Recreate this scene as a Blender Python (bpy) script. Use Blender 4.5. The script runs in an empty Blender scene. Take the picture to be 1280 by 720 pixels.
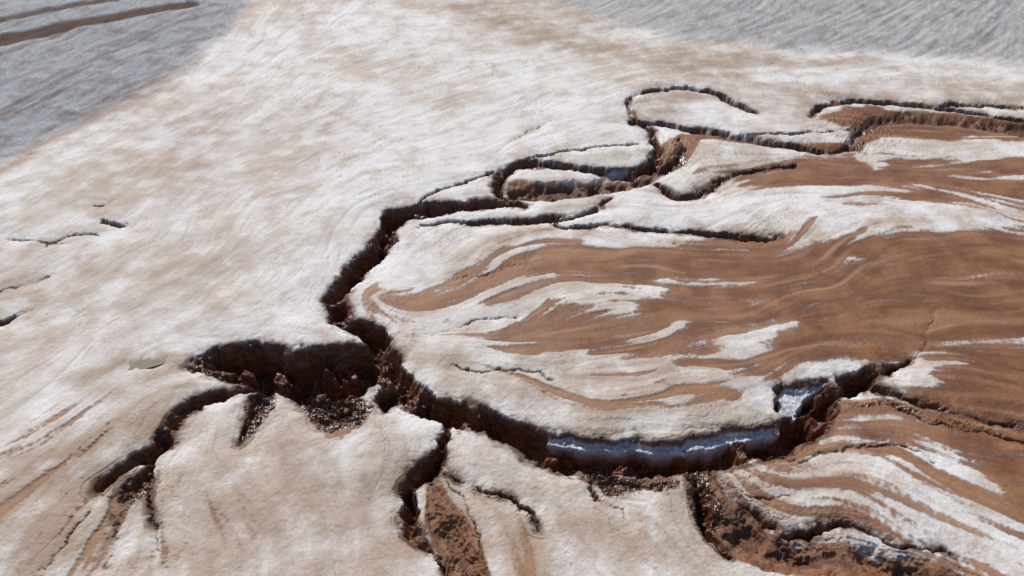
import bpy, math, numpy as np, time
from mathutils import Vector
T0=time.time()
rng=np.random.RandomState(7)
f4=np.float32
# ------------------------------------------------------------------ camera geometry (metres)
CAM_H=60.0; PITCH=math.radians(38.0); LENS=26.0
FPX=1280*LENS/36.0
sp,cp=math.sin(PITCH),math.cos(PITCH)
def G(px,py):
    """survey sheet -> ground plan (metres)"""
    u=(px-640.0)/FPX; v=(360.0-py)/FPX
    dy=cp+v*sp; dz=-sp+v*cp
    t=CAM_H/(-dz)
    return (u*t, dy*t)
# ------------------------------------------------------------------ noise
PERM=rng.permutation(256).astype(np.int32); PERM=np.concatenate([PERM,PERM])
GA=rng.rand(256)*2*np.pi; GX=np.cos(GA).astype(f4); GY=np.sin(GA).astype(f4)
def pnoise(x,y):
    xi=np.floor(x); yi=np.floor(y); xf=(x-xi).astype(f4); yf=(y-yi).astype(f4)
    xi=xi.astype(np.int32)&255; yi=yi.astype(np.int32)&255
    u=xf*xf*xf*(xf*(xf*6-15)+10); v=yf*yf*yf*(yf*(yf*6-15)+10)
    x1=(xi+1)&255; y1=(yi+1)&255
    a=PERM[PERM[xi]+yi]; b=PERM[PERM[x1]+yi]; c=PERM[PERM[xi]+y1]; d=PERM[PERM[x1]+y1]
    na=GX[a]*xf+GY[a]*yf; nb=GX[b]*(xf-1)+GY[b]*yf
    nc=GX[c]*xf+GY[c]*(yf-1); nd=GX[d]*(xf-1)+GY[d]*(yf-1)
    n0=na+u*(nb-na); n1=nc+u*(nd-nc)
    return (n0+v*(n1-n0))*1.5
def fbm(x,y,sc,oc=4,off=0.0,gain=0.5):
    r=0; a=1.0; s=1.0/sc; t=0
    for i in range(oc):
        r=r+a*pnoise(x*s+off+17.3*i,y*s+off*1.7+9.1*i); t+=a; a*=gain; s*=2.03
    return r/t
def sstep(x,a,b):
    t=np.clip((x-a)/(b-a),0,1); return t*t*(3-2*t)
# ------------------------------------------------------------------ splines
def dense(pts,sub=5):
    P=[]
    n=len(pts)
    for i,(x,y,w) in enumerate(pts):
        a=pts[max(i-1,0)]; b=pts[min(i+1,n-1)]
        tx,ty=b[0]-a[0],b[1]-a[1]; l=math.hypot(tx,ty) or 1
        nx,ny=-ty/l,tx/l
        g=G(x,y); p=G(x+nx*w/2,y+ny*w/2); q=G(x-nx*w/2,y-ny*w/2)
        g1=G(x+tx/l,y+ty/l); T=np.array([g1[0]-g[0],g1[1]-g[1]]); T/=np.linalg.norm(T)
        d=np.array([p[0]-q[0],p[1]-q[1]]); hw=abs(d[0]*T[1]-d[1]*T[0])/2
        P.append((g[0],g[1],hw))
    P=np.array(P)
    if n<3: 
        t=np.linspace(0,1,sub+1)[:,None]; return P[0]*(1-t)+P[-1]*t
    out=[]
    for i in range(n-1):
        p0=P[max(i-1,0)];p1=P[i];p2=P[i+1];p3=P[min(i+2,n-1)]
        for j in range(sub):
            t=j/sub
            out.append(0.5*((2*p1)+(-p0+p2)*t+(2*p0-5*p1+4*p2-p3)*t*t+(-p0+3*p1-3*p2+p3)*t**3))
    out.append(P[-1]); out=np.array(out); out[:,2]=np.maximum(out[:,2],0.05)
    return out
# ------------------------------------------------------------------ canyons: (points, depth, wall steepness, wallness)
CH=[]
def chan(pts,D,k=3.5,w=1.0): CH.append((dense(pts),D,k,w))
chan([(655,255,7),(610,251,12),(565,256,15),(520,262,19),(492,268,26),(486,284,28),(470,310,27),(445,335,26),(424,358,26),(417,378,28),(434,397,29),(458,408,31),(474,428,33),(478,450,34)],4.6,2.9)
chan([(241,455,16),(270,447,36),(310,446,54),(350,455,62),(395,464,68),(440,456,62),(470,446,44)],6.0,2.7)
chan([(470,452,30),(497,472,32),(515,494,36),(555,509,34),(600,519,36),(645,540,38),(690,557,46),(740,567,44),(800,569,46),(860,565,46),(920,554,44),(970,544,44),(1008,528,46),(1030,503,42),(1052,482,32),(1090,463,22),(1140,447,5)],4.2,2.8)
chan([(985,500,34),(1000,487,42),(1030,480,26)],3.2,3.6)
chan([(1040,488,16),(1080,480,12),(1120,488,9),(1160,500,8),(1220,518,6),(1300,530,5)],1.4,2.0)
chan([(1090,485,5),(1150,520,4),(1210,535,5),(1285,552,4)],0.8,2.2)
chan([(1148,445,3),(1158,425,3),(1162,400,3),(1178,386,3)],0.5,2)
chan([(498,470,18),(485,492,30),(480,505,12)],3.5,3.6)
chan([(370,485,30),(395,500,26),(420,500,18),(455,480,18)],3.0,2.2)
chan([(430,478,16),(437,500,34),(405,518,26)],1.6,1.3)
chan([(338,484,14),(300,487,15),(265,494,18),(228,510,16),(212,533,18),(200,558,21),(170,574,20),(138,594,20),(118,610,16)],2.8,2.8)
chan([(198,562,16),(186,585,14),(178,602,14),(156,616,15),(148,640,8),(140,670,5),(128,700,4)],2.1,2.6)
chan([(180,598,9),(188,625,8),(190,650,7),(196,685,6)],1.6,2.6)
chan([(125,618,6),(105,645,4),(85,675,4),(60,705,4)],0.6,1.8)
chan([(335,492,16),(316,508,16),(304,528,10),(298,552,8)],2.0,2.2)
chan([(556,525,14),(553,550,19),(545,574,28),(516,594,28),(503,618,22),(508,645,24),(520,664,20),(542,688,11),(560,722,9)],3.0,2.8)
chan([(538,600,16),(552,640,48),(575,690,54),(585,740,60)],1.1,0.7,0.2)
chan([(556,588,6),(600,604,7),(640,618,8),(660,636,10),(668,660,7)],1.1,2.0)
chan([(560,600,4),(585,632,5),(600,660,6),(600,710,5)],1.0,2.2)
chan([(872,580,26),(885,610,44),(905,640,66),(960,676,64),(1040,692,60),(1120,705,60),(1200,730,60)],1.4,0.6,0.2)
chan([(880,610,16),(884,632,28),(890,660,18),(915,690,9)],3.0,2.8)
chan([(885,582,6),(905,605,6),(945,640,9),(985,666,11),(1012,660,14),(1040,650,12),(1080,658,9),(1130,678,6),(1200,690,4)],1.6,2.6)
chan([(735,590,7),(760,600,22),(800,602,18),(845,600,8)],0.6,0.7,0.6)
chan([(735,600,5),(745,618,7),(775,632,5),(780,650,4)],0.9,2.2)
chan([(905,598,3),(950,620,5),(985,618,4)],0.6,2.0)
chan([(930,560,4),(1000,570,5),(1060,560,5),(1130,556,4),(1165,575,4)],0.6,1.8)
chan([(655,253,9),(632,243,13),(622,228,15),(635,210,15),(660,203,12),(700,205,10),(745,212,11),(785,214,16),(812,203,18),(824,188,16),(818,172,14),(812,160,8)],3.2,2.8)
chan([(645,235,24),(690,238,30),(740,232,24),(790,226,26),(830,205,32),(858,185,20),(850,172,12)],1.6,0.6,0.3)
chan([(812,160,8),(796,147,6),(783,132,6),(790,120,5),(820,113,4),(855,109,5),(890,114,6),(915,125,7),(945,138,4)],2.0,2.8)
chan([(790,150,5),(830,154,6),(880,160,7),(930,170,8),(980,178,7),(1040,187,6),(1068,180,8)],1.3,2.0,.8)
chan([(1068,180,26),(1078,160,26),(1100,148,20),(1160,146,18),(1220,152,18),(1300,164,22)],1.2,0.5,0.1)
chan([(1013,142,5),(1030,130,7),(1060,124,6),(1110,126,5),(1170,132,5),(1230,140,4),(1290,150,4)],1.8,3.0)
chan([(1170,131,3),(1200,128,4),(1280,133,3)],1.2,2.8)
chan([(900,165,2),(960,166,3),(1020,162,3),(1066,160,3)],0.8,2.4)
chan([(822,230,6),(845,242,11),(872,240,9),(900,222,6),(950,209,5),(995,203,3)],1.8,2.8)
chan([(524,279,4),(570,275,6),(630,276,7),(680,271,8),(720,268,6),(750,258,6),(765,243,4)],1.4,2.6)
chan([(685,272,5),(710,282,6),(760,281,5),(830,286,6),(900,292,8),(950,296,7),(975,291,3)],1.4,2.6)
chan([(527,251,4),(545,236,4),(580,223,4),(615,214,4)],1.0,2.6)
chan([(660,196,3),(700,190,3),(745,184,3),(800,180,3)],0.7,2.2)
chan([(560,348,2),(600,342,3),(650,328,2),(662,318,2)],0.4,2)
chan([(560,455,3),(600,461,4),(650,463,4),(690,474,6)],0.6,2.0)
chan([(530,418,2),(580,408,3),(610,396,3),(648,396,3)],0.5,2)
chan([(132,274,6),(155,277,6)],0.6,2.0)
chan([(118,255,4),(128,255,4)],0.4,2)
chan([(-10,403,6),(12,396,7),(24,388,5)],0.9,2.4)
chan([(-10,368,3),(25,357,3),(58,343,3)],0.4,1.8)
chan([(10,298,3),(50,301,3),(85,293,4),(118,291,3)],0.4,1.6)
chan([(52,306,2),(62,300,3),(80,303,2)],0.3,1.6)
chan([(168,454,14),(190,451,13),(205,447,8)],0.3,0.5,0.0)
chan([(620,190,2),(636,178,2),(650,168,2),(690,150,2)],0.25,1.6)
# ------------------------------------------------------------------ field grid (metres)
GX0,GX1,GY0,GY1,GS=-190.,190.,14.,330.,0.25
nx=int((GX1-GX0)/GS); ny=int((GY1-GY0)/GS)
def samp(F,x,y,gs=GS):
    h,w=F.shape
    fx=np.clip((x-GX0)/gs,0,w-1.001); fy=np.clip((y-GY0)/gs,0,h-1.001)
    ix=fx.astype(np.int32); iy=fy.astype(np.int32); tx=(fx-ix).astype(f4); ty=(fy-iy).astype(f4)
    a=F[iy,ix];b=F[iy,ix+1];c=F[iy+1,ix];d=F[iy+1,ix+1]
    a=a+(b-a)*tx; c=c+(d-c)*tx
    return a+(c-a)*ty
ARR=[
 (60,680,160,560),(30,560,130,470),(250,660,270,560),(60,450,160,400),(60,260,200,170),(250,250,400,150),(150,380,300,300),
 (330,360,430,250),(420,150,560,80),(560,60,700,60),(650,140,760,100),(60,120,160,60),(200,60,260,10),
 (850,90,1000,110),(1100,90,1250,110),(900,10,830,45),(1050,10,960,55),(1200,10,1110,65),(1280,30,1200,70),
 (700,240,820,245),(900,250,1050,240),(1150,260,1270,250),(1100,210,1250,220),(1150,180,1270,190),
 (600,310,700,290),(700,350,830,335),(950,330,1100,325),(1150,310,1280,300),(1100,400,1280,370),
 (560,400,700,385),(750,420,900,395),(950,430,1050,400),(560,470,700,500),(750,510,900,505),(700,450,850,460),
 (430,560,470,680),(350,560,360,680),(620,590,700,680),(700,640,800,720),(820,600,900,700),(950,590,1080,630),
 (1100,600,1230,680),(1150,520,1280,545),(1200,450,1280,430),(1050,640,1180,700),(480,370,560,340),(560,280,660,260)]
cs=2.0
cx=np.arange(GX0,GX1+cs,cs); cy=np.arange(GY0,GY1+cs,cs)
CX,CY=np.meshgrid(cx,cy); dc=np.zeros_like(CX); ds=np.zeros_like(CX)
for a in ARR:
    p=np.array(G(a[0],a[1]));q=np.array(G(a[2],a[3])); m=(p+q)/2; th=2*math.atan2(q[1]-p[1],q[0]-p[0])
    r=9+0.09*m[1]
    w=np.exp(-((CX-m[0])**2+(CY-m[1])**2)/(2*r*r))+1e-3/(1+((CX-m[0])**2+(CY-m[1])**2)/400)
    dc+=w*math.cos(th); ds+=w*math.sin(th)
nrm=np.sqrt(dc**2+ds**2)+1e-9; dc/=nrm; ds/=nrm
for (P,D,k,wl) in CH:
    if D<1.3 : continue
    for i in range(0,len(P)-1,2):
        m=P[i]; q=P[min(i+2,len(P)-1)]
        th=2*math.atan2(q[1]-m[1],q[0]-m[0]); r=1.6+m[2]
        w=np.exp(-((CX-m[0])**2+(CY-m[1])**2)/(2*r*r))*1.0
        dc+=w*math.cos(th); ds+=w*math.sin(th)
far=np.clip((CY-95)/60,0,1)
wob=(fbm(CX,CY,30,2,3.3)*0.9+fbm(CX,CY,9,2,4.3)*0.8)*(1-.65*far)
th=np.arctan2(ds,dc)/2+wob
VX0=np.cos(2*th).astype(f4); VY0=np.sin(2*th).astype(f4)
gx=GX0+np.arange(nx)*GS; gy=GY0+np.arange(ny)*GS
XX,YY=np.meshgrid(gx.astype(f4),gy.astype(f4))
c2=samp(VX0,XX,YY,cs); s2=samp(VY0,XX,YY,cs); th=np.arctan2(s2,c2)*0.5
VX=np.cos(th).astype(f4); VY=np.sin(th).astype(f4)
def lic(N,L,step):
    acc=N.copy(); I0,J0=np.meshgrid(np.arange(nx,dtype=f4),np.arange(ny,dtype=f4))
    for sgn in (1,-1):
        px=I0.copy(); py=J0.copy(); dx=VX*sgn; dy=VY*sgn
        for s in range(L):
            px+=dx*step; py+=dy*step
            ix=np.clip(px+0.5,0,nx-1).astype(np.int32); iy=np.clip(py+0.5,0,ny-1).astype(np.int32)
            acc+=N[iy,ix]*(1-(s+1)/(L+1))
            ax=VX[iy,ix]; ay=VY[iy,ix]; f=np.where(ax*dx+ay*dy<0,-1,1).astype(f4)
            dx=ax*f; dy=ay*f
    acc-=acc.mean(); acc/=acc.std(); return acc.astype(f4)
N1=rng.randn(ny,nx).astype(f4)
LF=lic(N1,7,1.0)
N2=(fbm(XX,YY,1.3,3,5.1,0.6)).astype(f4)
LM=lic(N2,12,2.0)
N3=(fbm(XX,YY,4.5,4,8.1,0.6)).astype(f4)
LC=lic(N3,14,4.0)
print('lic',time.time()-T0)
# ------------------------------------------------------------------ region fields (0.5 m grid)
RS=0.5
rx=np.arange(GX0,GX1,RS); ry=np.arange(GY0,GY1,RS); RX,RY=np.meshgrid(rx.astype(f4),ry.astype(f4))
wx=RX+fbm(RX,RY,14,5,1.0,.6)*5; wy=RY+fbm(RX,RY,14,5,2.0,.6)*5
def sdpoly(pts,warp=True):
    A=np.array([G(*p) for p in pts]); x,y=(wx,wy) if warp else (RX,RY)
    d=np.full(x.shape,1e9,f4); ins=np.zeros(x.shape,bool); n=len(A)
    for i in range(n):
        a=A[i];b=A[(i+1)%n]; e=b-a; L=e@e+1e-9
        t=np.clip(((x-a[0])*e[0]+(y-a[1])*e[1])/L,0,1)
        d=np.minimum(d,(x-a[0]-t*e[0])**2+(y-a[1]-t*e[1])**2)
        if a[1]!=b[1]:
            c=((a[1]>y)!=(b[1]>y))&(x<(b[0]-a[0])*(y-a[1])/(b[1]-a[1])+a[0]); ins^=c
    return np.where(ins,1,-1)*np.sqrt(d)
def sdstroke(pts,warp=False):
    P=dense(pts,4); S=np.full(RX.shape,-1e3,f4)
    m=12+P[:,2].max()
    r0=max(0,int((P[:,1].min()-m-GY0)/RS)); r1=min(RX.shape[0],int((P[:,1].max()+m-GY0)/RS)+1)
    c0=max(0,int((P[:,0].min()-m-GX0)/RS)); c1=min(RX.shape[1],int((P[:,0].max()+m-GX0)/RS)+1)
    if r1<=r0 or c1<=c0: return S
    x,y=((wx,wy) if warp else (RX,RY)); x=x[r0:r1,c0:c1]; y=y[r0:r1,c0:c1]; Q=S[r0:r1,c0:c1]
    for i in range(len(P)-1):
        a=P[i,:2];b=P[i+1,:2];e=b-a;L=e@e+1e-9
        t=np.clip(((x-a[0])*e[0]+(y-a[1])*e[1])/L,0,1)
        s=P[i,2]+(P[i+1,2]-P[i,2])*t-np.sqrt((x-a[0]-t*e[0])**2+(y-a[1]-t*e[1])**2)
        np.maximum(Q,s,out=Q)
    return S
MUD=np.zeros(RX.shape,f4); STN=MUD.copy(); BLU=MUD.copy(); DBR=MUD.copy(); WHT=MUD.copy(); TRK=MUD.copy()
def mp(F,sd,v,soft): 
    m=sstep(sd,-soft,soft)*v
    if v>0: np.maximum(F,m,out=F)
    else: F+=m
mp(MUD,sdpoly([(560,352),(640,312),(700,300),(800,300),(930,304),(1000,292),(1100,290),(1200,285),(1330,276),(1330,610),(1220,570),(1150,520),(1140,490),(1150,470),(1060,456),(1000,455),(900,455),(800,460),(700,448),(620,430),(560,425),(500,425),(475,400),(455,372),(500,362)]),0.95,4.5)
mp(MUD,sdpoly([(880,215),(960,203),(1040,190),(1100,183),(1180,190),(1330,200),(1330,262),(1180,255),(1080,248),(1000,240),(930,230)]),0.80,4)
mp(MUD,sdpoly([(1018,142),(1080,128),(1180,136),(1330,156),(1330,185),(1200,172),(1120,172),(1090,190),(1060,190),(1075,165)]),1.0,2)
mp(MUD,sdstroke([(1068,182,12),(1000,182,8),(930,174,8),(870,168,12),(845,190,30),(815,212,26),(760,230,18),(690,238,22),(650,232,18)]),1.0,1.2)
mp(MUD,sdpoly([(1020,530),(1080,495),(1180,515),(1330,545),(1330,680),(1230,610),(1160,565),(1060,560)]),0.85,3)
mp(MUD,sdpoly([(850,572),(980,560),(1100,560),(1330,620),(1330,760),(900,760),(880,690),(870,620)]),0.47,3)
mp(MUD,sdstroke([(870,590,26),(900,640,50),(960,685,52),(1050,705,40),(1180,730,60)]),1.0,1)
mp(MUD,sdstroke([(540,605,16),(555,645,50),(580,700,60),(590,750,70)]),1.0,1)
mp(MUD,sdstroke([(985,560,10),(1015,545,20),(1030,530,14)]),1.0,1)
mp(MUD,sdpoly([(365,488),(440,478),(458,500),(440,525),(400,530),(380,510)]),0.62,1)
mp(MUD,sdstroke([(735,595,18),(780,604,26),(840,600,16)]),0.6,1.2)
mp(MUD,sdstroke([(310,500,24),(325,525,22),(300,545,10)]),0.62,1)
mp(MUD,sdstroke([(130,620,16),(160,640,14),(140,700,18)]),0.75,1.5)
mp(MUD,sdstroke([(110,620,10),(70,680,14),(40,730,18)]),0.55,1.5)
mp(MUD,sdstroke([(195,640,8),(210,690,12),(215,730,14)]),0.55,1.5)
mp(MUD,sdstroke([(200,620,6),(240,680,12),(330,720,14)]),0.5,2)
mp(MUD,sdpoly([(0,740),(-60,560),(60,500),(150,520),(120,600),(60,740)]),0.30,4)
mp(MUD,sdpoly([(90,740),(130,640),(200,600),(330,660),(440,740)]),0.27,4)
mp(MUD,sdstroke([(600,625,6),(625,665,14),(650,720,22)]),0.45,1.5)
mp(MUD,sdpoly([(640,620),(760,600),(880,640),(930,740),(660,740)]),0.22,4)
mp(MUD,sdpoly([(495,440),(560,432),(640,436),(720,452),(800,468),(900,462),(980,462),(1035,462),(975,480),(965,520),(880,545),(780,550),(700,545),(640,525),(560,498),(510,470)]),-0.44,4)
mp(MUD,sdpoly([(500,430),(620,440),(740,470),(900,475),(980,480),(950,530),(780,540),(640,515),(530,480)]),0.26,4)
mp(MUD,sdpoly([(480,350),(640,330),(740,350),(790,390),(740,420),(600,420),(490,415)]),-0.30,4)
mp(MUD,sdpoly([(740,340),(900,345),(1000,400),(960,440),(800,440),(740,400)]),-0.12,5)
for st,v in [([(695,362,14),(740,372,20),(795,382,10)],-.5),([(515,412,12),(580,400,26),(655,382,12)],-.45),([(780,420,6),(840,408,12),(900,398,6)],-.55),
 ([(900,442,6),(950,428,20),(1000,402,10)],-.6),([(940,376,5),(978,372,5)],-.5),([(1090,492,12),(1150,478,26),(1210,462,14)],-.6),([(1040,332,3),(1130,330,5)],-.4),
 ([(770,366,6),(870,352,10),(945,345,5)],-.55),([(590,380,8),(640,352,12),(690,345,8)],-.3),([(700,300,6),(830,315,5)],-.4),([(1085,195,18),(1140,180,20),(1190,185,8)],-.5),([(1180,215,6),(1290,222,8)],-.4),([(1000,240,8),(1150,232,6)],-.3)]:
    mp(MUD,sdstroke(st,True),v,1.8)
for st,v in [([(560,452,5),(620,460,9),(690,468,12)],.64),([(790,478,8),(880,488,14),(960,492,10)],.58),([(600,428,8),(760,444,14),(900,452,16),(1000,452,12)],.74),([(900,222,5),(1000,228,10)],.6),
 ([(580,360,14),(560,400,14),(500,425,12)],.62),([(830,180,14),(850,200,20)],.9),([(520,490,4),(640,520,5),(760,535,6)],.47)]:
    mp(MUD,sdstroke(st,True),v,1.6)
mp(STN,sdstroke([(590,10,30),(680,45,30),(800,66,22),(930,72,16),(1080,80,10)],True),0.85,6)
mp(STN,sdpoly([(560,-40),(700,-40),(760,30),(700,50),(600,40)]),0.5,8)
mp(STN,sdpoly([(780,72),(880,58),(960,70),(930,105),(850,95)]),0.8,6)
mp(STN,sdpoly([(790,125),(830,113),(900,118),(860,140),(800,150)]),0.75,2)
mp(STN,sdpoly([(0,730),(-60,640),(60,560),(150,500),(210,450),(240,470),(200,560),(100,640),(60,730)]),0.9,5)
mp(STN,sdpoly([(60,760),(110,650),(300,540),(420,540),(560,560),(700,600),(860,620),(900,760)]),0.6,6)
mp(STN,sdstroke([(100,470,14),(170,455,24),(215,445,16)],True),0.8,3)
mp(STN,sdstroke([(30,430,30),(120,400,34),(230,400,30),(330,400,26)],True),0.48,7)
mp(STN,sdpoly([(-100,320),(80,300),(240,290),(300,340),(140,380),(-100,390)]),0.32,7)
mp(STN,sdpoly([(150,140),(330,110),(420,140),(330,220),(220,260),(100,240)]),0.38,9)
mp(STN,sdstroke([(620,300,22),(700,295,16),(830,305,16),(960,300,16)],True),0.6,2)
mp(STN,sdstroke([(-20,222,6),(20,200,10),(90,165,14),(150,130,16),(210,100,12),(255,68,6)],True),1.0,2)
mp(STN,sdstroke([(1100,275,18),(1200,268,16),(1300,262,18)],True),0.5,2)
mp(STN,sdpoly([(480,450),(620,430),(1040,455),(980,540),(700,550),(560,505)]),0.38,3)
mp(STN,sdpoly([(850,100),(1300,100),(1300,135),(1020,125),(960,140)]),0.45,4)
mp(STN,sdstroke([(40,300,8),(90,297,10),(160,280,8)],True),0.6,2)
mp(WHT,sdpoly([(330,100),(520,60),(640,100),(760,110),(770,190),(620,200),(480,260),(380,400),(240,420),(330,300),(430,200)]),0.5,14)
mp(WHT,sdpoly([(850,120),(980,140),(1060,165),(980,180),(870,158)]),1.0,3)
mp(WHT,sdpoly([(760,245),(900,240),(1240,262),(1100,280),(960,290),(780,278)]),0.9,3)
mp(WHT,sdpoly([(120,110),(330,30),(420,60),(330,160),(160,200),(40,210)]),0.7,8)
# pale salt terraces, with the blue-grey of shade painted in
mp(BLU,sdstroke([(692,546,10),(740,549,13),(800,551,14),(860,547,15),(920,538,15),(968,529,14)]),1.0,0.6)
mp(BLU,sdstroke([(988,506,24),(991,488,30),(1008,477,18),(1033,472,7)]),1.0,0.6)
mp(BLU,sdstroke([(760,212,4),(790,204,6),(813,188,8)]),0.9,0.6)
# dark collapsed banks
mp(DBR,sdpoly([(366,484),(440,474),(464,500),(448,530),(400,534),(374,514)],False),1.0,1)
mp(DBR,sdstroke([(736,590,12),(760,602,26),(800,604,18),(846,602,10)]),0.9,1)
mp(DBR,sdstroke([(334,494,20),(320,515,24),(302,542,12)]),0.9,1)
mp(DBR,sdstroke([(1075,190,14),(1078,165,16),(1095,155,12)]),0.6,1.5)
mp(DBR,sdstroke([(850,172,12),(852,200,18),(830,212,16)]),0.65,1.5)
mp(DBR,sdstroke([(872,585,20),(884,620,30),(892,655,24)]),0.9,1)
mp(DBR,sdstroke([(1000,555,8),(1022,540,16),(1036,520,12)]),0.5,1)
mp(DBR,sdstroke([(1050,500,8),(1120,505,8),(1180,520,7),(1250,540,6)]),0.6,1)
mp(DBR,sdstroke([(180,600,20),(165,625,16)]),0.7,1)
mp(DBR,sdstroke([(590,600,6),(640,625,10),(664,650,12)]),0.6,1)
mp(DBR,sdstroke([(820,585,8),(832,610,14)]),0.6,1)
LP=sdpoly([(-400,330),(0,205),(60,176),(130,142),(200,106),(250,70),(285,42),(320,-10),(420,-70),(300,-110),(-900,-110)])
RP=sdpoly([(640,-30),(700,2),(760,28),(850,48),(950,58),(1100,68),(1290,82),(1500,90),(1700,-60),(1500,-110),(560,-110)])
RD=sdstroke([(-80,100,14),(0,80,13),(80,56,10),(160,34,9),(240,12,7)]); RD2=sdstroke([(-80,72,5),(0,58,5),(70,38,5),(150,18,4)]) 
PL=sstep(LP,-2.5,3.5); PR=sstep(RP,-3,5)
for i in range(40):
    x0=rng.uniform(-80,240); y0=rng.uniform(60,210); ln=rng.uniform(60,200); sl=-0.42+rng.uniform(-.09,.09)
    mp(TRK,sdstroke([(x0,y0,2.2),(x0+ln*.5,y0+ln*.5*sl-2*rng.randn(),2.4),(x0+ln,y0+ln*sl,2.2)]),rng.uniform(.5,1),.4)
TRK*=PL
ZP=np.clip(LP,0,90)*0.12+np.clip(RP,0,120)*0.10
ROAD=np.maximum(sstep(RD,-.6,.6),sstep(RD2,-.5,.5)*.9)*PL
print('regions',time.time()-T0)
# ------------------------------------------------------------------ terrain mesh: one graded sheet
NR,NC=1050,1380
t=np.linspace(0,1,NR); yd=1.0/((1-t)/31.0**0.9+t/262.0**0.9)**(1/0.9)
yfar=262*np.geomspace(1.02,8,26); ynear=np.linspace(-250,29,24)
Yr=np.concatenate([ynear,yd,yfar]); 
ud=np.linspace(-1,1,NC); ue=np.geomspace(1.03,9,18)
U=np.concatenate([-ue[::-1],ud,ue])
R,C=len(Yr),len(U)
Yg=np.repeat(Yr[:,None],C,1).astype(f4); scale=(26+0.62*np.maximum(Yr,20))
Xg=(scale[:,None]*U[None,:]).astype(f4)
w1=fbm(Xg,Yg,5.0,2,11.0); w2=fbm(Xg,Yg,5.0,2,23.0); w3=fbm(Xg,Yg,1.3,4,31.0,.65); w4=fbm(Xg,Yg,1.3,3,47.0,.65)
Xw=Xg+w1*1.0+w3*0.60; Yw=Yg+w2*1.0+w4*0.60
KM=np.clip(1+1.8*fbm(Xg,Yg,3.2,3,57.0),0.3,1.7).astype(f4); DM=(1+.35*w2+.2*w3).astype(f4)
H=np.zeros(Xg.shape,f4); S=np.full(Xg.shape,-9.,f4); WL=np.zeros(Xg.shape,f4); FL=np.zeros(Xg.shape,f4)
for (P,D,k,wl) in CH:
    mar=5.0
    for i in range(len(P)-1):
        a=P[i];b=P[i+1]; m=mar+max(a[2],b[2])+1.5
        r0=np.searchsorted(Yr,min(a[1],b[1])-m); r1=np.searchsorted(Yr,max(a[1],b[1])+m)
        if r1<=r0: continue
        s0,s1=scale[r0],scale[min(r1,R-1)]
        xa=min(a[0],b[0])-m; xb=max(a[0],b[0])+m
        c0=np.searchsorted(U,min(xa/s0,xa/s1)); c1=np.searchsorted(U,max(xb/s0,xb/s1))
        if c1<=c0: continue
        x=Xw[r0:r1,c0:c1]; y=Yw[r0:r1,c0:c1]; ex,ey=b[0]-a[0],b[1]-a[1]; L=ex*ex+ey*ey+1e-9
        tt=np.clip(((x-a[0])*ex+(y-a[1])*ey)/L,0,1)
        s=a[2]+(b[2]-a[2])*tt-np.sqrt((x-a[0]-tt*ex)**2+(y-a[1]-tt*ey)**2)
        kk=k*KM[r0:r1,c0:c1]; DD=D*DM[r0:r1,c0:c1]
        h=np.maximum(s,0)*kk; h=h*h/(h+0.35); hd=np.minimum(h,DD)
        Hs=H[r0:r1,c0:c1]; up=hd>Hs
        WL[r0:r1,c0:c1][up]=wl; FL[r0:r1,c0:c1][up]=(np.clip((h-DD)/(0.8),0,1))[up]*(1 if wl>.5 else 0.35)
        Hs[up]=hd[up]
        sb=s if D>1 else s-1.0
        if wl<=.5: sb=s-2.0
        np.maximum(S[r0:r1,c0:c1],sb,out=S[r0:r1,c0:c1])
print('carve',time.time()-T0)
ing=((Xg>GX0)&(Xg<GX1)&(Yg>GY0)&(Yg<GY1)).astype(f4)
lf=samp(LF,Xg,Yg)*ing; lm=samp(LM,Xg,Yg)*ing; lc=samp(LC,Xg,Yg)*ing
mud0=samp(MUD,Xg,Yg,RS); stn=samp(STN,Xg,Yg,RS)*ing; blu=samp(BLU,Xg+w1*1.0+w3*.25,Yg+w2*1.0+w4*.25,RS)*ing; dbr=samp(DBR,Xw,Yw,RS)*ing; wht=samp(WHT,Xg,Yg,RS)*ing; trk=samp(TRK,Xg,Yg,RS)*ing
pl=samp(PL,Xg,Yg,RS); pr=samp(PR,Xg,Yg,RS); pile=np.maximum(pl,pr); zp=samp(ZP.astype(f4),Xg,Yg,RS); road=samp(ROAD.astype(f4),Xg,Yg,RS)*ing
nb=fbm(Xg,Yg,26,4,101.,.6); nm=fbm(Xg,Yg,5,5,111.,.62)
mk=(mud0>0.03)
mr=mud0+(0.15*lc+0.12*lm+0.045*lf+0.10*nm)*mk
mud=0.66*sstep(mr,0.41,0.58)+0.34*sstep(mr,0.20,0.82)
mud*=(1-pile)
tb=sstep(blu,.25,.75)
Hc=H*(1-tb)+np.minimum(H,1.0+0.15*w1)*tb
blum=sstep(blu,0.42,0.7)*sstep(H,.45,.8)
led=1.1; q=(Hc+0.35*w1+.2*w3)/led; fr=q-np.floor(q)
q2=(Hc+.15*w3+.1*w1)/0.32; fr2=q2-np.floor(q2)
Ht=Hc+0.18*led*(sstep(fr,0.3,0.95)-fr)*np.clip(Hc,0,1)*(WL>0.5)*(1-tb)+0.22*(sstep(fr2,0.55,0.95)-fr2)*(WL<=0.5)*np.clip(Hc*2,0,1)
strat=((WL<=.5)&(H>.15))*sstep(fr2,.55,.75)*(1-sstep(fr2,.85,1))
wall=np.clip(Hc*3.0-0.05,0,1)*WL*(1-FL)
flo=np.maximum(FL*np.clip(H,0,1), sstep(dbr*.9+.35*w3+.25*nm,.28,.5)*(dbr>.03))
out=np.clip(-S,0,9); sag=0.45*np.exp(-out/1.6)*(S>-8.9)
near=(S>-8.9)*(H<=0.02)
reg=sstep(nm+nb,0.0,0.35)
ph=out+0.8*w1+0.4*w3
rimstep=0.03*np.sin(ph*5.2)*np.exp(-out/1.6)*near*reg
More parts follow.
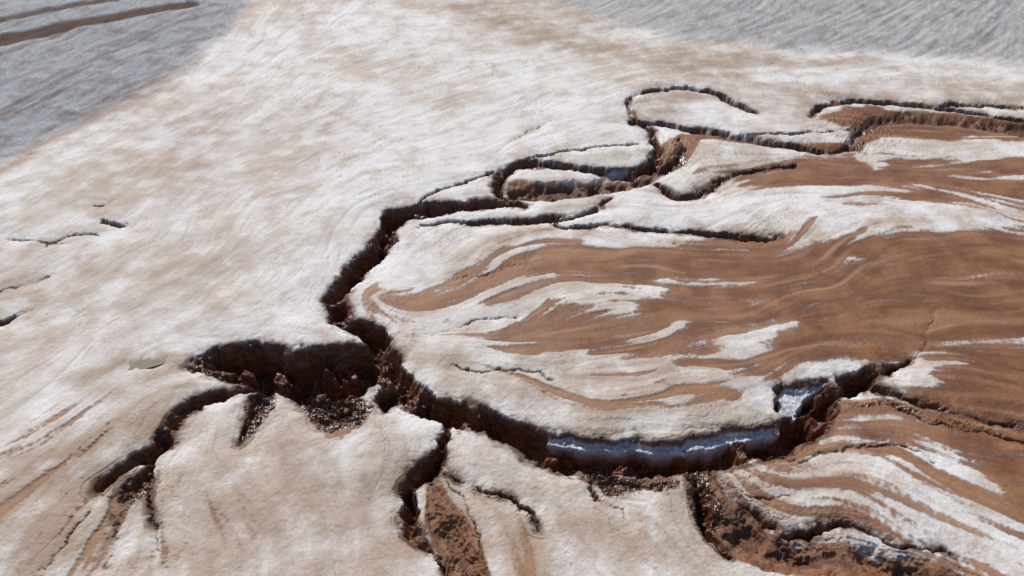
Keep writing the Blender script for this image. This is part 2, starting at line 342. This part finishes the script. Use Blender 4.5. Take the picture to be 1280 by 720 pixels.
crk=sstep(np.sin(ph*3.6+2*w2),0.88,1.0)*np.exp(-out/1.8)*(out<4.0)*near*reg
def contour(F,w):
    fr=F-np.floor(F); return 1-np.clip(np.abs(fr-.5)/w,0,1)
rl=sstep(fbm(Xg,Yg,17,3,131.),-0.05,0.25)
rt=sstep(Xg+0.35*(Yg-70),-45,-5)
# thin drainage lines that run with the flow
la=contour(lc*0.6+0.14*lm+.10*w3,.045)
lb=(1-np.clip(np.abs(lm-.3+.25*lc)/0.13,0,1))*sstep(fbm(Xg,Yg,9,3,141.),0.14,0.32)*sstep(np.abs(lc),.2,.8)
lines=np.maximum(la*rl*(.35+.5*rt),lb*.8)*(1-pile)
big=fbm(Xg,Yg,45,3,61.)*0.6+fbm(Xg,Yg,9,4,71.)*0.26+nm*0.12+w3*0.035
str_=(0.3+0.8*sstep(nb,-.2,.4))*(.45+.5*rt)
Z=big+(0.035*lc+0.026*lm+0.011*lf)*str_
Z=Z*(1-0.5*mud*(H<=0))-0.12*mud-0.06*lines
Z+=zp+pl*(0.02*lc+0.02*lm+0.015*lf+.10*w3+.08*nm-.25*trk)+pr*(0.03*lc+0.04*lm+0.02*lf+.11*w3)
Z-=sag; Z+=rimstep; Z-=crk*0.12
Z-=Ht
rough=fbm(Xg,Yg,0.55,3,83.,.6)
Z+=rough*(0.028*(1-.6*mud)+0.17*wall+0.12*flo)
Z-=road*0.25
Z+=dbr*np.abs(rough+w3*1.3)*0.6
for (px,py,r,a) in [(1080,165,6,.3),(850,185,5,.2),(480,400,3,.12)]:
    g=G(px,py); ww=np.exp(-((Xg-g[0])**2+(Yg-g[1])**2)/(2*r*r)); Z+=ww*a*np.abs(rough+w3*1.2)*1.6
print('height',time.time()-T0)
# ------------------------------------------------------------------ build meshes
idx=np.arange(R*C,dtype=np.int32).reshape(R,C)
quads=np.stack([idx[:-1,:-1],idx[:-1,1:],idx[1:,1:],idx[1:,:-1]],-1).reshape(-1,4)
co=np.stack([Xg,Yg,Z.astype(f4)],-1).reshape(-1,3).astype(f4)
one=np.ones_like(Z,dtype=f4)
def pack(*a): return np.stack(list(a)+[one],-1).reshape(-1,4).astype(f4)
edge=np.exp(-(out/0.40)**2)*(S>-3)
MA=pack(mud,wall,np.clip(stn*(1+.8*nm)+(0.14*lc+.08*lm+.22*nm)*(stn>.02)+.22*np.exp(-out/2.2)*near*(.5+nm*1.5),0,1))
MB=pack(pl,blum,road)
MC=pack(np.clip(lf*.17+.5,0,1),np.clip(lm*.17+.5,0,1),np.clip(lc*.17+.5,0,1))
MD=pack(flo,np.clip(np.maximum(np.maximum(crk*.8,lines*.8),np.maximum(trk*.75,strat*.5)),0,1),edge)
ME=pack(np.clip(nb+.5-wht*.35,0,1),np.clip(nm+.5,0,1),pr)
Hq=H[:-1,:-1].reshape(-1); Pl=pl[:-1,:-1].reshape(-1); Pr=pr[:-1,:-1].reshape(-1); Rq=road[:-1,:-1].reshape(-1)
cls=np.zeros(len(quads),np.int8)
cls[Pl>0.5]=2; cls[Pr>0.5]=3; cls[(Rq>0.5)]=4; cls[Hq>0.15]=1
def build(name,sel,mat):
    q=quads[sel]; 
    if len(q)==0: return None
    mask=np.zeros(R*C,bool); mask[q.ravel()]=True; used=np.nonzero(mask)[0]
    lut=np.zeros(R*C,np.int32); lut[used]=np.arange(len(used),dtype=np.int32); inv=lut[q.ravel()]
    me=bpy.data.meshes.new(name); n=len(q)
    me.vertices.add(len(used)); me.vertices.foreach_set('co',co[used].ravel())
    me.loops.add(n*4); me.loops.foreach_set('vertex_index',inv)
    me.polygons.add(n); me.polygons.foreach_set('loop_start',np.arange(0,n*4,4,dtype=np.int32))
    me.update(calc_edges=True)
    me.polygons.foreach_set('use_smooth',np.ones(n,bool))
    for nm_,arr in (('mask_a',MA),('mask_b',MB),('mask_c',MC),('mask_d',MD),('mask_e',ME)):
        at=me.attributes.new(nm_,'FLOAT_COLOR','POINT'); at.data.foreach_set('color',arr[used].ravel())
    me.materials.append(mat)
    ob=bpy.data.objects.new(name,me); bpy.context.scene.collection.objects.link(ob); return ob
class NT:
    def __init__(s,name):
        s.m=bpy.data.materials.new(name); s.m.use_nodes=True; s.t=s.m.node_tree; s.n=s.t.nodes; s.l=s.t.links
        s.b=s.n['Principled BSDF']
    def set(s,sock,v):
        if isinstance(v,bpy.types.NodeSocket): s.l.new(v,sock)
        else: sock.default_value=v
    def mix(s,f,a,b,mode='MIX'):
        n=s.n.new('ShaderNodeMix'); n.data_type='RGBA'; n.blend_type=mode
        s.set(n.inputs['Factor'],f)
        for nm,v in ((6,a),(7,b)):
            if isinstance(v,tuple) and len(v)==3: v=v+(1,)
            s.set(n.inputs[nm],v)
        return n.outputs[2]
    def math(s,op,a,b=0.0,clamp=False):
        n=s.n.new('ShaderNodeMath'); n.operation=op; n.use_clamp=clamp
        s.set(n.inputs[0],a); s.set(n.inputs[1],b); return n.outputs[0]
    def noise(s,sc,det=4,rough=.55,vec=None,dist=0.):
        n=s.n.new('ShaderNodeTexNoise'); n.inputs['Scale'].default_value=sc; n.inputs['Detail'].default_value=det
        n.inputs['Roughness'].default_value=rough; n.inputs['Distortion'].default_value=dist
        if vec is not None: s.l.new(vec,n.inputs['Vector'])
        return n.outputs['Fac']
    def rng(s,v,a,b,c=0.,d=1.):
        n=s.n.new('ShaderNodeMapRange'); s.set(n.inputs[0],v)
        for i,x in enumerate((a,b,c,d)): n.inputs[i+1].default_value=x
        return n.outputs[0]
    def attr(s,nm):
        a=s.n.new('ShaderNodeAttribute'); a.attribute_name=nm
        q=s.n.new('ShaderNodeSeparateColor'); s.l.new(a.outputs['Color'],q.inputs[0]); return q.outputs
def terrain_mat():
    s=NT('salt_and_silt')
    geo=s.n.new('ShaderNodeNewGeometry'); pos=geo.outputs['Position']
    A=s.attr('mask_a');B=s.attr('mask_b');Cc=s.attr('mask_c');D=s.attr('mask_d');E=s.attr('mask_e')
    nL=E[0]; nM=E[1]; nF=s.noise(2.2,3,.7,pos); nS=s.noise(9,2,.7,pos)
    salt=s.mix(s.rng(nL,.70,.35),(0.635,0.555,0.48),(0.79,0.755,0.725))
    salt=s.mix(s.rng(nM,.50,.85,0,.65),salt,(0.56,0.46,0.38))
    salt=s.mix(s.rng(nM,.45,.2,0,.5),salt,(0.87,0.85,0.835))
    salt=s.mix(s.rng(Cc[2],.58,.9,0,.5),salt,(0.90,0.88,0.865))
    salt=s.mix(s.rng(Cc[1],.45,.1,0,.42),salt,(0.45,0.36,0.30))
    salt=s.mix(s.rng(Cc[0],.40,.1,0,.40),salt,(0.40,0.33,0.28))
    salt=s.mix(s.math('MULTIPLY',A[2],.85,True),salt,s.mix(nF,(0.35,0.235,0.16),(0.46,0.345,0.26)))
    mudc=s.mix(s.rng(nM,.25,.75),(0.185,0.072,0.029),(0.30,0.138,0.064))
    mudc=s.mix(s.rng(nL,.45,.75,0,.5),mudc,(0.19,0.08,0.036))
    mudc=s.mix(s.rng(Cc[1],.47,.12,0,.8),mudc,(0.11,0.042,0.019))
    mudc=s.mix(s.rng(Cc[2],.58,.95,0,.6),mudc,(0.39,0.21,0.11))
    mudc=s.mix(s.rng(Cc[1],.62,.95,0,.6),mudc,(0.43,0.27,0.17))
    col=s.mix(A[0],salt,mudc)
    pc=s.mix(s.rng(Cc[0],.2,.8),(0.30,0.302,0.315),(0.40,0.41,0.43))
    pc=s.mix(s.rng(nF,.45,.7,0,.6),pc,(0.58,0.585,0.595))
    pc=s.mix(s.rng(nM,.5,.72,0,.6),pc,(0.25,0.225,0.215))
    col=s.mix(B[0],col,pc)
    pc2=s.mix(s.rng(Cc[1],.1,.9),(0.36,0.34,0.33),(0.52,0.51,0.495))
    pc2=s.mix(s.rng(nF,.45,.75,0,.6),pc2,(0.66,0.65,0.635))
    pc2=s.mix(s.rng(nM,.5,.72,0,.5),pc2,(0.30,0.26,0.23))
    col=s.mix(E[2],col,pc2)
    col=s.mix(s.math('MULTIPLY',D[1],.75),col,(0.15,0.088,0.06))
    col=s.mix(B[2],col,s.mix(nF,(0.05,0.026,0.018),(0.14,0.075,0.055)))
    rim=s.math('MULTIPLY',D[2],s.rng(nM,.33,.55),True)
    col=s.mix(s.math('MULTIPLY',rim,.85),col,(0.09,0.042,0.026))
    sx=s.n.new('ShaderNodeSeparateXYZ'); s.l.new(pos,sx.inputs[0])
    cb=s.n.new('ShaderNodeCombineXYZ')
    s.set(cb.inputs[0],s.math('MULTIPLY',sx.outputs[0],.5)); s.set(cb.inputs[1],s.math('MULTIPLY',sx.outputs[1],.5)); s.set(cb.inputs[2],s.math('MULTIPLY',sx.outputs[2],1.6))
    st=s.noise(1.3,3,.65,cb.outputs[0])
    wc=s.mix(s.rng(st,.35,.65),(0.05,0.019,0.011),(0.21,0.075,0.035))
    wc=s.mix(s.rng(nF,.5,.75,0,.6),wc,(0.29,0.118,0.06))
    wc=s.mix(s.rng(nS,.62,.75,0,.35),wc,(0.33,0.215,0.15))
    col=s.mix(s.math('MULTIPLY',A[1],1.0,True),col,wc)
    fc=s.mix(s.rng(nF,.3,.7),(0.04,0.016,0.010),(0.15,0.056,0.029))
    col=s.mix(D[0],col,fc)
    bc=s.mix(s.rng(st,.35,.65),(0.42,0.44,0.47),(0.68,0.70,0.72))  # terrace salt colour carries the bluish tone of shaded salt
    bc=s.mix(s.rng(nF,.5,.7,0,.6),bc,(0.28,0.21,0.18))
    col=s.mix(B[1],col,bc)
    g=s.rng(nS,.25,.75,.82,1.11)
    gc=s.n.new('ShaderNodeCombineXYZ'); [s.l.new(g,gc.inputs[i]) for i in range(3)]
    col=s.mix(1.0,col,gc.outputs[0],'MULTIPLY')
    s.l.new(col,s.b.inputs['Base Color'])
    wet=s.math('MAXIMUM',s.math('MULTIPLY',A[0],.38),D[0]); wet=s.math('MAXIMUM',wet,s.math('MULTIPLY',A[1],.85)); wet=s.math('MAXIMUM',wet,s.math('MULTIPLY',B[1],.85))
    s.set(s.b.inputs['Roughness'],s.rng(wet,0,1,.88,.25))
    s.set(s.b.inputs['Specular IOR Level'],s.rng(wet,0,1,.25,.55))
    hh=s.math('ADD',s.math('MULTIPLY',nF,.6),s.math('MULTIPLY',nS,.22))
    bu=s.n.new('ShaderNodeBump'); bu.inputs['Distance'].default_value=.26
    s.set(bu.inputs['Strength'],s.rng(A[0],0,1,.42,.25))
    s.l.new(hh,bu.inputs['Height']); s.l.new(bu.outputs[0],s.b.inputs['Normal'])
    return s.m
TM=terrain_mat()
for nm_,k in (('ground',0),('erosion_canyon',1),('tailings_pile',2),('tailings_pile',3),('dirt_road',4)): build(nm_,cls==k,TM)
print('mesh',time.time()-T0)
# ------------------------------------------------------------------ fallen blocks (inside the collapsed banks only)
def zat(x,y):
    r=np.clip(np.searchsorted(Yr,y),0,R-1); u=x/scale[r]; c=np.clip(np.searchsorted(U,u),0,C-1); return Z[r,c],H[r,c],dbr[r,c]
import bmesh
bases=[]
for v in range(6):
    bm=bmesh.new(); bmesh.ops.create_icosphere(bm,subdivisions=2,radius=1); rr=np.random.RandomState(50+v)
    pl_=[Vector(rr.randn(3)).normalized() for _ in range(9)]
    for vt in bm.verts:
        p=vt.co.copy()
        for n_ in pl_:
            d=p.dot(n_)-0.62
            if d>0: p-=n_*d
        vt.co=p*(1+0.05*rr.randn())
    bases.append((np.array([v_.co[:] for v_ in bm.verts]),np.array([[v_.index for v_ in f.verts] for f in bm.faces]))); bm.free()
spots=[]
for (px,py,r,n) in [(415,508,2.6,100),(395,490,2.5,30),(440,490,2.5,40),(780,604,3.0,40),(320,520,1.8,30),(1080,168,5,30),(850,185,4,30),(165,610,2.0,30),(510,480,2,20),(888,640,2.5,40),(650,630,2.0,12)]:
    g=G(px,py)
    for i in range(n): spots.append((g[0]+rng.randn()*r,g[1]+rng.randn()*r*.7,0.07+0.2*rng.rand()**2.5+(.45*rng.rand() if rng.rand()<.08 else 0)))
for (P,D,k,wl) in CH:
    if D<2 or wl<.5: continue
    for i in range(0,len(P)):
        a=rng.rand()*6.28; rr_=P[i,2]*rng.rand()**.5*0.8; spots.append((P[i,0]+math.cos(a)*rr_,P[i,1]+math.sin(a)*rr_,0.08+0.25*rng.rand()**2.5))
VV=[];FF=[];o=0
for (x,y,sz) in spots:
    z,hh_,db_=zat(x,y)
    if hh_<0.8 and db_<0.55: continue
    V,Fc=bases[rng.randint(6)]; a=rng.rand()*6.28; ca,sa=math.cos(a),math.sin(a)
    W=V*np.array([sz*(.8+.6*rng.rand()),sz*(.8+.5*rng.rand()),sz*(.5+.4*rng.rand())])
    W=np.stack([W[:,0]*ca-W[:,1]*sa+x,W[:,0]*sa+W[:,1]*ca+y,W[:,2]+z+sz*.05],-1); VV.append(W); FF.append(Fc+o); o+=len(V)
me=bpy.data.meshes.new('fallen_rocks'); me.from_pydata(np.concatenate(VV).tolist(),[],np.concatenate(FF).tolist())
s=NT('crumbled_bank'); geo=s.n.new('ShaderNodeNewGeometry')
s.l.new(s.mix(s.rng(geo.outputs['Random Per Island'],0,1),s.mix(s.noise(3,3,.6,geo.outputs['Position']),(0.06,0.03,0.022),(0.18,0.07,0.036)),(0.22,0.10,0.055)),s.b.inputs['Base Color']); s.b.inputs['Roughness'].default_value=.7
me.materials.append(s.m); ob=bpy.data.objects.new('fallen_rocks',me); bpy.context.scene.collection.objects.link(ob)
# shallow puddle
gp=[G(*p) for p in [(143,459),(152,453),(168,450),(184,447),(200,444),(214,442),(222,443),(212,449),(200,454),(186,458),(166,461),(150,462)]]
zc=np.mean([zat(*g)[0] for g in gp])-.02
me=bpy.data.meshes.new('puddle'); cxp=np.mean(gp,axis=0)
me.from_pydata([(cxp[0],cxp[1],zc)]+[(g[0],g[1],zc) for g in gp],[],[(0,(i+1)%len(gp)+1,i+1) for i in range(len(gp))])
s=NT('silty_water'); geo=s.n.new('ShaderNodeNewGeometry'); s.l.new(s.mix(s.noise(.6,3,.6,geo.outputs['Position']),(0.22,0.165,0.13),(0.33,0.265,0.21)),s.b.inputs['Base Color']); s.b.inputs['Roughness'].default_value=.7; s.b.inputs['Specular IOR Level'].default_value=.2
me.materials.append(s.m); ob=bpy.data.objects.new('puddle',me); bpy.context.scene.collection.objects.link(ob)
# ------------------------------------------------------------------ light, sky, camera
sc=bpy.context.scene
w=bpy.data.worlds.new('World'); sc.world=w; w.use_nodes=True; nt=w.node_tree
EL,AZ=math.radians(44),math.radians(-28)
sk=nt.nodes.new('ShaderNodeTexSky'); sk.sky_type='NISHITA'; sk.sun_disc=False; sk.sun_elevation=EL; sk.sun_rotation=AZ
nt.links.new(sk.outputs[0],nt.nodes['Background'].inputs[0]); nt.nodes['Background'].inputs[1].default_value=.09
L=bpy.data.lights.new('sun','SUN'); L.energy=3.5; L.angle=math.radians(.5); L.color=(1,.95,.88)
lo=bpy.data.objects.new('sun',L); sc.collection.objects.link(lo)
d=Vector((math.sin(AZ)*math.cos(EL),math.cos(AZ)*math.cos(EL),math.sin(EL))); lo.rotation_euler=d.to_track_quat('Z','Y').to_euler(); lo.location=(0,100,150)
cam=bpy.data.cameras.new('camera'); cam.lens=LENS; cam.sensor_width=36; cam.clip_end=6000
co_=bpy.data.objects.new('camera',cam); sc.collection.objects.link(co_); co_.location=(0,0,CAM_H); co_.rotation_euler=(math.pi/2-PITCH,0,0); sc.camera=co_
sc.view_settings.view_transform='Standard'; sc.view_settings.look='None'; sc.view_settings.exposure=0
print('done',time.time()-T0)
